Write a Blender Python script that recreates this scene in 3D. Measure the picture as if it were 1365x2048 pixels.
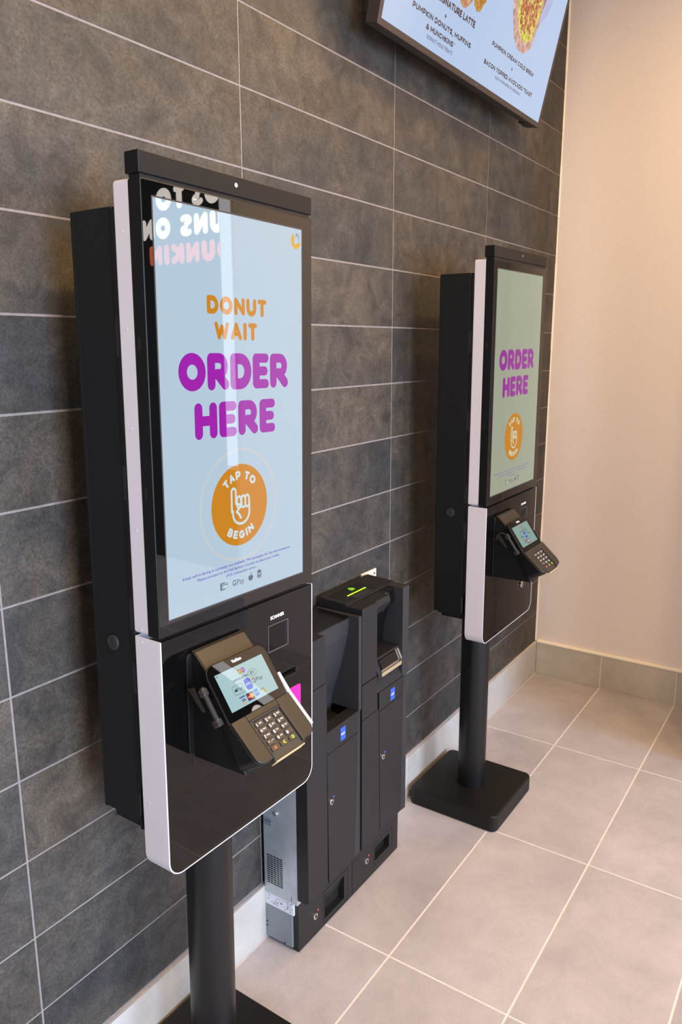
import bpy, bmesh, math, random
from mathutils import Matrix, Vector
for o in list(bpy.data.objects): bpy.data.objects.remove(o)
random.seed(7)
S = bpy.context.scene
COL = S.collection
R = math.radians

# ------------------------------------------------------------------ camera
cam_d = bpy.data.cameras.new('camera'); cam = bpy.data.objects.new('camera', cam_d); COL.objects.link(cam)
RX = (0.5573365894636423, -0.8302824511896081, -0.0026414562248853746)
RY = (-0.1773764261873168, -0.11595681578334904, -0.9772878901863202)
RZ = (0.8111186901295193, 0.5451468317053583, -0.21189951015156927)
cam.matrix_world = Matrix(((RX[0], -RY[0], -RZ[0], -0.6601866), (RX[1], -RY[1], -RZ[1], -1.0918355),
                           (RX[2], -RY[2], -RZ[2], 1.4493449), (0, 0, 0, 1)))
cam_d.sensor_fit = 'VERTICAL'; cam_d.sensor_height = 36.0; cam_d.lens = 1536.663 / 2048 * 36.0
cam_d.clip_start = 0.02
S.camera = cam

# ------------------------------------------------------------------ world, exposure
W = bpy.data.worlds.new('world'); S.world = W; W.use_nodes = True
W.node_tree.nodes['Background'].inputs[0].default_value = (0.62, 0.78, 1.0, 1)
W.node_tree.nodes['Background'].inputs[1].default_value = 1.2
S.view_settings.view_transform = 'Standard'; S.view_settings.look = 'None'
S.view_settings.gamma = 1.0; S.view_settings.exposure = 0.0; S.view_settings.use_curve_mapping = False

# ------------------------------------------------------------------ large lights
def area(name, loc, target, sx, sy, power, color, spread=180):
    d = bpy.data.lights.new(name, 'AREA'); d.shape = 'RECTANGLE'; d.size = sx; d.size_y = sy
    d.energy = power; d.color = color; d.spread = R(spread)
    o = bpy.data.objects.new(name, d); COL.objects.link(o); o.location = loc
    o.rotation_euler = (Vector(target) - Vector(loc)).to_track_quat('-Z', 'Y').to_euler()
    return o
# daylight through the shop windows (front wall y=-4.8, left wall x=-4.2): falls downwards, as sky light does
DAY = (0.59, 0.75, 1.0)
area('daylight_door', (1.20, -4.55, 1.30), (1.15, -0.9, 0.10), 1.5, 1.9, 47, DAY, 95)
area('daylight_window', (-1.50, -4.55, 1.35), (-0.20, 0.0, 1.15), 1.6, 1.9, 44, DAY, 56)
area('daylight_side', (-3.95, -2.2, 1.5), (2.5, -0.85, 2.1), 2.2, 1.9, 4, DAY, 46)
# warm ceiling downlights (lamp colour and power; the fittings are built further down)
WARM = (1.0, 0.62, 0.235)
LAMPS = ((-.55, -.62, 5), (.55, -.62, 6), (1.60, -.80, 15), (-.6, -1.55, 36), (.6, -1.55, 20), (1.40, -1.6, 18))

# ------------------------------------------------------------------ materials
def lin(c):
    return tuple(((v / 255) / 12.92 if v / 255 <= 0.04045 else ((v / 255 + 0.055) / 1.055) ** 2.4) for v in c) + (1,)
def mat(name, col, rough=0.5, metal=0.0, emit=None, es=1.0, coat=0.0, noise=0.0, nscale=400, bump=0.0, spec=0.5, trans=0.0, alpha=1.0):
    m = bpy.data.materials.new(name); m.use_nodes = True; nt = m.node_tree; b = nt.nodes['Principled BSDF']
    b.inputs['Base Color'].default_value = lin(col); b.inputs['Roughness'].default_value = rough
    b.inputs['Metallic'].default_value = metal; b.inputs['Specular IOR Level'].default_value = spec
    b.inputs['Coat Weight'].default_value = coat; b.inputs['Coat Roughness'].default_value = 0.03
    b.inputs['Transmission Weight'].default_value = trans; b.inputs['Alpha'].default_value = alpha
    if emit is not None:
        b.inputs['Emission Color'].default_value = lin(emit); b.inputs['Emission Strength'].default_value = es
    if noise or bump:
        tc = nt.nodes.new('ShaderNodeTexCoord'); nz = nt.nodes.new('ShaderNodeTexNoise')
        nz.inputs['Scale'].default_value = nscale; nz.inputs['Detail'].default_value = 3
        nt.links.new(tc.outputs['Object'], nz.inputs['Vector'])
        if noise:
            mx = nt.nodes.new('ShaderNodeMix'); mx.data_type = 'RGBA'; mx.blend_type = 'MULTIPLY'
            rp = nt.nodes.new('ShaderNodeMapRange'); rp.inputs['To Min'].default_value = 1 - noise; rp.inputs['To Max'].default_value = 1 + noise
            rp.inputs['From Min'].default_value = 0.3; rp.inputs['From Max'].default_value = 0.7
            nt.links.new(nz.outputs['Fac'], rp.inputs['Value'])
            mx.inputs['Factor'].default_value = 1; mx.inputs['A'].default_value = lin(col)
            nt.links.new(rp.outputs['Result'], mx.inputs['B']); nt.links.new(mx.outputs['Result'], b.inputs['Base Color'])
        if bump:
            bp = nt.nodes.new('ShaderNodeBump'); bp.inputs['Strength'].default_value = bump; bp.inputs['Distance'].default_value = 0.0006
            nt.links.new(nz.outputs['Fac'], bp.inputs['Height']); nt.links.new(bp.outputs['Normal'], b.inputs['Normal'])
    return m
def tile_mat(name, cols, spread, rough, big, fine, bump, speck=0.0):
    """stone tile: mottled clouds between three colours, every tile with its own offset and tone"""
    m = bpy.data.materials.new(name); m.use_nodes = True; nt = m.node_tree; N = nt.nodes.new; L = nt.links.new
    b = nt.nodes['Principled BSDF']; tc = N('ShaderNodeTexCoord'); oi = N('ShaderNodeObjectInfo')
    ad = N('ShaderNodeVectorMath'); ad.operation = 'ADD'
    sc = N('ShaderNodeVectorMath'); sc.operation = 'SCALE'; sc.inputs['Scale'].default_value = 37.0
    cb = N('ShaderNodeCombineXYZ'); L(oi.outputs['Random'], cb.inputs[0]); L(oi.outputs['Random'], cb.inputs[1]); L(oi.outputs['Random'], cb.inputs[2])
    L(cb.outputs[0], sc.inputs[0]); L(tc.outputs['Object'], ad.inputs[0]); L(sc.outputs[0], ad.inputs[1])
    def nz(scale, detail, rough_, dist=0.0):
        n = N('ShaderNodeTexNoise'); n.inputs['Scale'].default_value = scale; n.inputs['Detail'].default_value = detail
        n.inputs['Roughness'].default_value = rough_; n.inputs['Distortion'].default_value = dist
        L(ad.outputs[0], n.inputs['Vector']); return n
    a = nz(big, 5, 0.62, 0.4); f = nz(fine, 4, 0.7); g = nz(big * 4.3, 5, 0.7, 0.8)
    cr = N('ShaderNodeValToRGB'); e = cr.color_ramp.elements
    e[0].position = 0.33; e[0].color = lin(cols[0]); e[1].position = 0.68; e[1].color = lin(cols[2])
    x = cr.color_ramp.elements.new(0.5); x.color = lin(cols[1])
    mr = N('ShaderNodeMapRange'); mr.inputs['To Min'].default_value = -spread; mr.inputs['To Max'].default_value = spread
    L(oi.outputs['Random'], mr.inputs['Value'])
    s1 = N('ShaderNodeMath'); s1.operation = 'ADD'; L(a.outputs['Fac'], s1.inputs[0]); L(mr.outputs[0], s1.inputs[1])
    L(s1.outputs[0], cr.inputs['Fac'])
    def mul(fac, lo, hi, f0, f1):
        q = N('ShaderNodeMapRange'); q.inputs['From Min'].default_value = f0; q.inputs['From Max'].default_value = f1
        q.inputs['To Min'].default_value = lo; q.inputs['To Max'].default_value = hi; L(fac, q.inputs['Value']); return q.outputs[0]
    m1 = N('ShaderNodeMix'); m1.data_type = 'RGBA'; m1.blend_type = 'MULTIPLY'; m1.inputs['Factor'].default_value = 1
    L(cr.outputs['Color'], m1.inputs['A']); L(mul(f.outputs['Fac'], 1 - speck, 1 + speck, 0.3, 0.7), m1.inputs['B'])
    m2 = N('ShaderNodeMix'); m2.data_type = 'RGBA'; m2.blend_type = 'MULTIPLY'; m2.inputs['Factor'].default_value = 1
    L(m1.outputs['Result'], m2.inputs['A']); L(mul(g.outputs['Fac'], 1 - speck, 1 + speck, 0.3, 0.7), m2.inputs['B'])
    L(m2.outputs['Result'], b.inputs['Base Color']); b.inputs['Roughness'].default_value = rough
    bp = N('ShaderNodeBump'); bp.inputs['Strength'].default_value = bump; bp.inputs['Distance'].default_value = 0.002
    L(g.outputs['Fac'], bp.inputs['Height']); bp2 = N('ShaderNodeBump'); bp2.inputs['Strength'].default_value = bump; bp2.inputs['Distance'].default_value = 0.0008
    L(f.outputs['Fac'], bp2.inputs['Height']); L(bp.outputs['Normal'], bp2.inputs['Normal']); L(bp2.outputs['Normal'], b.inputs['Normal'])
    return m
def fabric_mat():
    m = bpy.data.materials.new('woven_wallcovering'); m.use_nodes = True; nt = m.node_tree; N = nt.nodes.new; L = nt.links.new
    b = nt.nodes['Principled BSDF']; tc = N('ShaderNodeTexCoord'); outs = []
    for s in ((1, 120, 2600), (1, 2600, 120)):
        mp = N('ShaderNodeMapping'); mp.inputs['Scale'].default_value = s; L(tc.outputs['Object'], mp.inputs['Vector'])
        n = N('ShaderNodeTexNoise'); n.inputs['Scale'].default_value = 0.35; n.inputs['Detail'].default_value = 2
        L(mp.outputs[0], n.inputs['Vector']); outs.append(n.outputs['Fac'])
    ad = N('ShaderNodeMath'); ad.operation = 'ADD'; L(outs[0], ad.inputs[0]); L(outs[1], ad.inputs[1])
    cr = N('ShaderNodeValToRGB'); e = cr.color_ramp.elements
    mr = N('ShaderNodeMapRange'); mr.inputs['From Min'].default_value = 0.6; mr.inputs['From Max'].default_value = 1.4; L(ad.outputs[0], mr.inputs['Value'])
    e[0].color = lin((231, 222, 220)); e[1].color = lin((241, 233, 231)); L(mr.outputs[0], cr.inputs['Fac'])
    L(cr.outputs['Color'], b.inputs['Base Color']); b.inputs['Roughness'].default_value = 0.75
    bp = N('ShaderNodeBump'); bp.inputs['Strength'].default_value = 0.12; bp.inputs['Distance'].default_value = 0.0004
    L(ad.outputs[0], bp.inputs['Height']); L(bp.outputs['Normal'], b.inputs['Normal'])
    return m
def blotch_mat(name, cols, scale, emit=True, es=1.0):
    """printed food picture on a lit display: blotches of the given colours"""
    m = bpy.data.materials.new(name); m.use_nodes = True; nt = m.node_tree; N = nt.nodes.new; L = nt.links.new
    b = nt.nodes['Principled BSDF']; tc = N('ShaderNodeTexCoord'); n = N('ShaderNodeTexNoise')
    n.inputs['Scale'].default_value = scale; n.inputs['Detail'].default_value = 4; n.inputs['Roughness'].default_value = 0.65
    L(tc.outputs['Object'], n.inputs['Vector']); cr = N('ShaderNodeValToRGB'); e = cr.color_ramp.elements
    k = len(cols); e[0].position = 0.32; e[0].color = lin(cols[0]); e[1].position = 0.68; e[1].color = lin(cols[-1])
    for i in range(1, k - 1):
        x = e.new(0.32 + 0.36 * i / (k - 1)); x.color = lin(cols[i])
    L(n.outputs['Fac'], cr.inputs['Fac']); L(cr.outputs['Color'], b.inputs['Emission Color']); b.inputs['Emission Strength'].default_value = es
    b.inputs['Base Color'].default_value = (0.01, 0.01, 0.01, 1); b.inputs['Roughness'].default_value = 0.3
    return m
def lcd(name, col, es=1.0, rough=0.01):
    return mat(name, (4, 4, 5), rough, emit=col, es=es, spec=0.7)
M = dict(
    wall_tile=tile_mat('slate_wall_tile', [(47, 46, 45), (60, 55, 50), (76, 67, 57)], 0.08, 0.62, 3.8, 230, 0.60, 0.50),
    floor_tile=tile_mat('beige_floor_tile', [(166, 162, 171), (178, 174, 182), (188, 185, 193)], 0.05, 0.55, 2.6, 220, 0.10, 0.07),
    base_tile=tile_mat('grey_skirting_tile', [(176, 169, 160), (187, 181, 173), (196, 190, 183)], 0.05, 0.55, 3.0, 220, 0.10, 0.05),
    grout=mat('wall_grout', (136, 125, 121), 0.9, noise=0.12, nscale=60), fgrout=mat('floor_grout', (226, 223, 228), 0.9, noise=0.06, nscale=50),
    fabric=fabric_mat(), caulk=mat('cream_caulk', (248, 242, 230), 0.6), ceiling=mat('ceiling_white', (225, 220, 212), 0.9, noise=0.03, nscale=30),
    paint=mat('warm_wall_paint', (190, 176, 164), 0.85, noise=0.03, nscale=20), frame=mat('window_frame_black', (40, 40, 42), 0.4),
    matte=mat('matte_black_powder_coat', (15, 15, 16), 0.5, noise=0.10, nscale=900, bump=0.10, spec=0.35),
    metalblk=mat('black_painted_steel', (16, 16, 18), 0.36, noise=0.08, nscale=900, bump=0.06, spec=0.4),
    satin=mat('satin_black_plastic', (14, 13, 13), 0.42, spec=0.3), gloss=mat('gloss_black_glass', (6, 6, 6), 0.012, spec=0.7),
    plate=mat('gloss_black_acrylic', (8, 8, 8), 0.03, spec=0.36), silver=mat('silver_paint', (214, 206, 209), 0.42, metal=0.1, noise=0.03, nscale=1200),
    rim=mat('bright_edge', (225, 222, 226), 0.35), rubber=mat('dark_gap', (10, 10, 11), 0.8), chrome=mat('chrome', (225, 225, 230), 0.15, metal=1.0),
    steel=mat('galvanised_steel', (190, 198, 204), 0.42, metal=0.6, noise=0.08, nscale=25), greyplate=mat('grey_steel_plate', (140, 148, 156), 0.5, metal=0.4, noise=0.05, nscale=30),
    machine=mat('machine_black_plastic', (22, 21, 24), 0.5, noise=0.08, nscale=1500, bump=0.10), mgloss=mat('machine_gloss_black', (14, 13, 14), 0.22),
    scanner=mat('scanner_grey', (72, 72, 74), 0.35),
    plinth=mat('plinth_black', (21, 20, 21), 0.5, noise=0.06, nscale=1500),
    mgrey=mat('machine_dark_grey', (40, 39, 42), 0.55, noise=0.06, nscale=1500, bump=0.1), blue=mat('blue_badge', (40, 84, 225), 0.4, emit=(30, 70, 220), es=0.15),
    bluedot=mat('blue_dot', (50, 110, 240), 0.4), reddot=mat('red_dot', (230, 70, 40), 0.4), white=mat('white_print', (240, 238, 236), 0.5),
    paper=mat('printed_label', (225, 226, 236), 0.6), ink=mat('grey_ink', (110, 112, 140), 0.6), slot=mat('dark_slot', (8, 8, 8), 0.7),
    brown=mat('brown_bronze_plastic', (40, 34, 27), 0.42, noise=0.10, nscale=1600),
    key=mat('key_grey', (58, 51, 46), 0.45), pad=mat('keypad_grey', (48, 44, 41), 0.42), padrim=mat('keypad_rim', (44, 42, 42), 0.28),
    tan=mat('tan_strip', (216, 176, 132), 0.5), pink=mat('magenta_sticker', (225, 20, 140), 0.4), rail=mat('rail_reflection_white', (250, 248, 248), 0.3),
    keyred=mat('orange_mark', (255, 100, 40), 0.4, emit=(235, 90, 30), es=0.5), keyyel=mat('yellow_mark', (240, 235, 30), 0.4, emit=(230, 220, 30), es=0.5),
    keygrn=mat('green_mark', (180, 235, 40), 0.4, emit=(170, 220, 50), es=0.5),
    outlet=mat('outlet_ivory', (226, 214, 196), 0.5), brass=mat('brass', (200, 150, 90), 0.3, metal=1.0),
    led=mat('green_led', (150, 240, 20), 0.4, emit=(170, 255, 20), es=1.6), tvframe=mat('tv_bezel', (50, 43, 41), 0.38),
    tvback=mat('tv_back', (30, 29, 30), 0.5),
)

def clear_mat(name, tint=(0.9, 0.92, 0.93, 1)):
    m = bpy.data.materials.new(name); m.use_nodes = True; nt = m.node_tree; N = nt.nodes.new; L = nt.links.new
    nt.nodes.remove(nt.nodes['Principled BSDF']); out = nt.nodes['Material Output']
    tr = N('ShaderNodeBsdfTransparent'); tr.inputs[0].default_value = tint; gl = N('ShaderNodeBsdfGlossy'); gl.inputs['Roughness'].default_value = 0.03
    fr = N('ShaderNodeFresnel'); fr.inputs['IOR'].default_value = 1.45; mx = N('ShaderNodeMixShader')
    L(fr.outputs[0], mx.inputs[0]); L(tr.outputs[0], mx.inputs[1]); L(gl.outputs[0], mx.inputs[2]); L(mx.outputs[0], out.inputs['Surface'])
    return m
M['clear'] = clear_mat('clear_plastic')
# ------------------------------------------------------------------ mesh helpers
def box(bm, a, b):
    (x0, y0, z0), (x1, y1, z1) = a, b
    v = [bm.verts.new(p) for p in ((x0, y0, z0), (x1, y0, z0), (x1, y1, z0), (x0, y1, z0), (x0, y0, z1), (x1, y0, z1), (x1, y1, z1), (x0, y1, z1))]
    for f in ((0, 3, 2, 1), (4, 5, 6, 7), (0, 1, 5, 4), (1, 2, 6, 5), (2, 3, 7, 6), (3, 0, 4, 7)): bm.faces.new([v[i] for i in f])
def axmap(ax, p, h):   # outline point p (2d) and height h along axis ax
    return (h, p[0], p[1]) if ax == 0 else (p[0], h, p[1]) if ax == 1 else (p[0], p[1], h)
def prism(bm, poly, ax, h0, h1):
    a = [bm.verts.new(axmap(ax, p, h0)) for p in poly]; b = [bm.verts.new(axmap(ax, p, h1)) for p in poly]
    n = len(poly)
    bm.faces.new(a); bm.faces.new(b[::-1])
    for i in range(n): bm.faces.new((a[i], b[i], b[(i + 1) % n], a[(i + 1) % n]))
def ring(bm, outer, inner, ax, h0, h1):
    n = len(outer); q = [[bm.verts.new(axmap(ax, p, h)) for p in pl] for pl, h in ((outer, h0), (outer, h1), (inner, h1), (inner, h0))]
    for i in range(n):
        j = (i + 1) % n
        for k in range(4): bm.faces.new((q[k][i], q[(k + 1) % 4][i], q[(k + 1) % 4][j], q[k][j]))
def rrect(x0, y0, x1, y1, r, seg=6):
    """rounded rectangle outline; r = (bl, br, tr, tl) or one number"""
    if not isinstance(r, (tuple, list)): r = (r,) * 4
    out = []
    for (cx, cy, sx, sy, a0, rr) in ((x0, y0, 1, 1, 180, r[0]), (x1, y0, -1, 1, 270, r[1]), (x1, y1, -1, -1, 0, r[2]), (x0, y1, 1, -1, 90, r[3])):
        for k in range(seg + 1):
            t = R(a0 + 90 * k / seg); out.append((cx + sx * rr + rr * math.cos(t), cy + sy * rr + rr * math.sin(t)))
    return out
def circ(cx, cy, r, n=32): return [(cx + r * math.cos(2 * math.pi * k / n), cy + r * math.sin(2 * math.pi * k / n)) for k in range(n)]
def flat(bm, poly, ax, h):
    f = bm.faces.new([bm.verts.new(axmap(ax, p, h)) for p in poly]); return f
def mk(name, bm, m, parent=None, bevel=0.0, smooth=False, seg=2, loc=None, shared=None):
    if shared is None:
        bmesh.ops.remove_doubles(bm, verts=bm.verts, dist=1e-6) if False else None
        bmesh.ops.recalc_face_normals(bm, faces=bm.faces)
        me = bpy.data.meshes.new(name); bm.to_mesh(me); bm.free(); me.materials.append(m)
        if smooth:
            for p in me.polygons: p.use_smooth = True
    else: me = shared
    o = bpy.data.objects.new(name, me); COL.objects.link(o)
    if parent is not None: o.parent = parent
    if loc: o.location = loc
    if bevel:
        d = o.modifiers.new('bevel', 'BEVEL'); d.width = bevel; d.segments = seg; d.limit_method = 'ANGLE'; d.angle_limit = R(35)
    if smooth:
        try: me.set_sharp_from_angle(angle=R(40))
        except Exception: pass
    return o
def NB(): return bmesh.new()
def qbox(name, a, b, m, parent=None, bevel=0.0, **k):
    bm = NB(); box(bm, a, b); return mk(name, bm, m, parent, bevel, **k)
def qprism(name, poly, ax, h0, h1, m, parent=None, bevel=0.0, **k):
    bm = NB(); prism(bm, poly, ax, h0, h1); return mk(name, bm, m, parent, bevel, **k)
def thing(name, label, cat, loc, group=None, rot=(0, 0, 0)):
    o = bpy.data.objects.new(name, None); COL.objects.link(o); o.location = loc; o.rotation_euler = rot
    o.empty_display_size = 0.05; o['label'] = label; o['category'] = cat
    if group: o['group'] = group
    return o
def struct(o): o['kind'] = 'structure'; return o
def stuff(o): o['kind'] = 'stuff'; return o

# ------------------------------------------------------------------ lettering
_lift = [0]
def add_face(bm, pts, f):
    _lift[0] = (_lift[0] + 1) % 40; q = [Vector(f(*p)) for p in pts]
    n = (q[1] - q[0]).cross(q[2] - q[1]); ax = max(range(3), key=lambda i: abs(n[i])); d = Vector((0, 0, 0)); d[ax] = (1 if ax == 2 else -1) * _lift[0] * 2.0e-6
    bm.faces.new([bm.verts.new(p + d) for p in q])
def disc(bm, c, r, f, n=16):
    add_face(bm, [(c[0] + r * math.cos(2 * math.pi * k / n), c[1] + r * math.sin(2 * math.pi * k / n)) for k in range(n)], f)
def stroke(bm, pts, t, f, closed=False):
    """thick rounded pen stroke through 2-d pts, f maps 2-d to 3-d"""
    P = [Vector(p) for p in pts]; Q = [P[0]]
    for p in P[1:]:
        if (p - Q[-1]).length > 1e-7: Q.append(p)
    if (Q[0] - Q[-1]).length < 1e-7 and len(Q) > 2: Q.pop(); closed = True
    n = len(Q)
    if n < 2: disc(bm, Q[0], t / 2, f); return
    m = n if closed else n - 1; D = [(Q[(i + 1) % n] - Q[i]).normalized() for i in range(m)]
    def turn(i):      # turn angle at vertex i
        if not closed and i in (0, n - 1): return 9
        return abs(D[i - 1].angle(D[i % m], 0))
    L, Rr = [], []
    for i in range(n):
        sharp = turn(i) > 0.7
        if not sharp:
            v = (D[i - 1] + D[i % m]).normalized(); k = 1 / max(.5, v.dot(D[i % m])); q = Vector((-v.y, v.x)) * t / 2 * k
            L.append((q, q)); Rr.append(None)
        else:
            q0 = Vector((-D[i - 1].y, D[i - 1].x)) * t / 2; q1 = Vector((-D[i % m].y, D[i % m].x)) * t / 2
            L.append((q0, q1)); disc(bm, Q[i], t / 2, f)
    # ribbon quads share their edges along smooth runs
    run = None
    starts = [i for i in range(m) if turn(i) > 0.7] or [0]
    order = [(starts[0] + k) % m for k in range(m)]
    lift = None
    for i in order:
        j = (i + 1) % n; a_, b_ = Q[i], Q[j]; qa, qb = L[i][1], L[j][0]
        if lift is None or turn(i) > 0.7:
            _lift[0] = (_lift[0] + 1) % 40; lift = _lift[0]
        q = [Vector(f(*p)) for p in (a_ - qa, b_ - qb, b_ + qb, a_ + qa)]
        nn = (q[1] - q[0]).cross(q[2] - q[1]); ax = max(range(3), key=lambda k: abs(nn[k])); d = Vector((0, 0, 0)); d[ax] = (1 if ax == 2 else -1) * lift * 2.0e-6
        bm.faces.new([bm.verts.new(p + d) for p in q])
def arc(cx, cy, rx, ry, a0, a1, n=12): return [(cx + rx * math.cos(R(a0 + (a1 - a0) * k / n)), cy + ry * math.sin(R(a0 + (a1 - a0) * k / n))) for k in range(n + 1)]
def glyph(c, t):
    a = t / 2; b = 1 - a; e = min(t, 0.27); ea = e / 2; eb = 1 - ea
    if c == 'O': w = 1.04; return w, [(arc(w / 2, .5, w / 2 - a, .5 - a, 0, 360, 28), t)]
    if c == 'D': w = .92; return w, [([(a, a), (a, b), (.42, b)] + arc(.42, .5, w - a - .42, .5 - a, 90, -90) + [(.42, a), (a, a)], t)]
    if c == 'R': w = .88; return w, [([(a, a), (a, b)], t), ([(a, eb)] + arc(.48, (eb + .43) / 2, w - ea - .48 - .04, (eb - .43) / 2, 90, -90) + [(a, .43)], e), ([(.42, .43), (w - a, a)], t)]
    if c == 'P': w = .82; return w, [([(a, a), (a, b)], t), ([(a, eb)] + arc(.44, (eb + .40) / 2, w - ea - .44, (eb - .40) / 2, 90, -90) + [(a, .40)], e)]
    if c == 'E': w = .74; return w, [([(a, a), (a, b)], t)] + [([(a, y), (x, y)], e) for y, x in ((ea, w - ea), (.5, w - ea - .05), (eb, w - ea))]
    if c == 'H': w = .90; return w, [([(a, a), (a, b)], t), ([(w - a, a), (w - a, b)], t), ([(a, .5), (w - a, .5)], t * .9)]
    if c == 'N': w = .92; return w, [([(a, a), (a, b), (w - a, a), (w - a, b)], t * .92)]
    if c == 'U': w = .88; return w, [([(a, b), (a, .45)] + arc(w / 2, .45, w / 2 - a, .45 - a, 180, 360) + [(w - a, .45), (w - a, b)], t)]
    if c == 'T': w = .80; return w, [([(a, eb), (w - a, eb)], e), ([(w / 2, a), (w / 2, eb)], t)]
    if c == 'W': w = 1.22; return w, [([(a, b), (w * .31, a), (w / 2, .72), (w * .69, a), (w - a, b)], t * .9)]
    if c == 'A': w = .96; return w, [([(a, a), (w / 2, b), (w - a, a)], t * .92), ([(w * .3, .34), (w * .7, .34)], t * .7)]
    if c == 'I': w = t + .02; return w, [([(w / 2, a), (w / 2, b)], t)]
    if c == 'B': w = .82; return w, [([(a, a), (a, b)], t), ([(a, eb)] + arc(.42, (eb + .5) / 2, .23, (eb - .5) / 2, 90, -90) + [(a, .5)], e), ([(a, .5)] + arc(.44, (ea + .5) / 2, .25, (.5 - ea) / 2, 90, -90) + [(a, ea)], e)]
    if c == 'G': w = .98; return w, [(arc(w / 2, .5, w / 2 - a, .5 - a, 50, 330, 20) + [(w - a, .44), (w * .6, .44)], t * .9)]
    if c == 'K': w = .90; return w, [([(a, a), (a, b)], t), ([(w - a, b), (a, .48), (w - a, a)], t * .95)]
    if c == 'S': w = .80; return w, [(arc(w / 2, .73, w / 2 - ea, .27 - ea, 30, 270, 14) + arc(w / 2, .27, w / 2 - ea, .27 - ea, 90, -150, 14), e)]
    if c == 'C': w = .92; return w, [(arc(w / 2, .5, w / 2 - a, .5 - a, 50, 310, 20), t)]
    if c == 'F': w = .70; return w, [([(a, a), (a, b)], t)] + [([(a, y), (x, y)], e) for y, x in ((.5, w - ea - .05), (eb, w - ea))]
    if c == 'L': w = .68; return w, [([(a, b), (a, a)], t), ([(a, ea), (w - ea, ea)], e)]
    if c == 'M': w = 1.08; return w, [([(a, a), (a, b), (w / 2, .32), (w - a, b), (w - a, a)], t * .92)]
    if c == 'V': w = .94; return w, [([(a, b), (w / 2, a), (w - a, b)], t * .95)]
    if c == '&': w = .96; return w, [([(w - a, a), (w * .30, .70)] + arc(w * .44, .76, .16, .24 - ea, 190, -20, 8) + [(w * .30, .46)] + arc(w * .38, .28, .30, .28 - ea, 120, 330, 8) + [(w - a, .48)], e * .9)]
    if c == '+': w = .70; return w, [([(a, .5), (w - a, .5)], e), ([(w / 2, .15), (w / 2, .85)], e)]
    if c == ',': w = .30; return w, [([(.16, .10), (.10, -.12)], e)]
    return .35, []
def word(bm, s, t, f, x0, x1, y0, y1, gap=0.06):
    """stroke-font word stretched to the box x0..x1, y0..y1"""
    gl = [glyph(c, t) for c in s]; tot = sum(g[0] for g in gl) + gap * (len(s) - 1)
    kx = (x1 - x0) / tot; ky = y1 - y0; x = 0.0
    for w, st in gl:
        for pts, th in st:
            # scale so the pen stays round: work in units of ky, squeeze centre lines only
            pp = [(x0 + (x + th / 2 + (p[0] - th / 2)) * kx, y0 + p[1] * ky) for p in pts]
            stroke(bm, pp, th * (kx + ky) / 2 if kx < ky else th * ky, f)
        x += w + gap
def arcword(bm, s, t, f, cx, cy, rad, h, mid, flip=False, gap=0.10, kx=1.0):
    """word along a circle of radius rad (baseline); mid = middle angle in degrees; flip = reads along the bottom"""
    gl = [glyph(c, t) for c in s]; tot = (sum(g[0] for g in gl) + gap * (len(s) - 1)) * h * kx; x = -tot / 2
    for w, st in gl:
        for pts, th in st:
            pp = []
            for p in pts:
                s_ = x + p[0] * h * kx; y = p[1] * h
                if not flip: an = R(mid) - s_ / (rad + h / 2); rr = rad + y
                else: an = R(mid) + s_ / (rad - h / 2); rr = rad - y
                pp.append((cx + rr * math.cos(an), cy + rr * math.sin(an)))
            stroke(bm, pp, th * h, f)
        x += (w + gap) * h * kx
_fc = {}
def font_polys(s, bold=0.0):
    """Blender's built-in font: 2-d verts and faces with cap height about 0.73"""
    k = (s, bold)
    if k in _fc: return _fc[k]
    cu = bpy.data.curves.new('lettering', 'FONT'); cu.body = s; cu.size = 1.0; cu.offset = bold; cu.resolution_u = 3; cu.fill_mode = 'FRONT'
    cu.dimensions = '2D'
    o = bpy.data.objects.new('lettering', cu); COL.objects.link(o); dg = bpy.context.evaluated_depsgraph_get(); dg.update()
    me = bpy.data.meshes.new_from_object(o.evaluated_get(dg))
    vs = [(v.co.x, v.co.y) for v in me.vertices]; fs = [tuple(p.vertices) for p in me.polygons]
    bpy.data.objects.remove(o); bpy.data.curves.remove(cu); bpy.data.meshes.remove(me)
    _fc[k] = (vs, fs); return _fc[k]
def text(bm, s, f, x0, x1, y0, cap, bold=0.0):
    """line of type: starts at x0, ends at x1 (None = natural width, or ('c', x) centred), baseline y0, cap height"""
    vs, fs = font_polys(s, bold); k = cap / 0.73
    mn = min(v[0] for v in vs); mx = max(v[0] for v in vs)
    if isinstance(x1, tuple): kx = k * (x1[2] if len(x1) > 2 else 1); xs = x1[1] - (mx - mn) * kx / 2
    elif x1 is None: kx = k; xs = x0
    else: kx = (x1 - x0) / (mx - mn); xs = x0
    q = [bm.verts.new(f(xs + (v[0] - mn) * kx, y0 + v[1] * k)) for v in vs]
    for fc in fs:
        try: bm.faces.new([q[i] for i in fc])
        except ValueError: pass
def onY(y): return lambda u, v: (u, y, v)
def onZ(z): return lambda u, v: (u, v, z)
def letters(name, fn, m, parent):
    bm = NB(); fn(bm); return mk(name, bm, m, parent)
def dots(bm, pts, t, f, closed=False): stroke(bm, pts, t, f, closed)

# ================================================================== ROOM
XE = 2.53; YF = -4.8; XL = -4.2; ZC = 2.95
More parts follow.
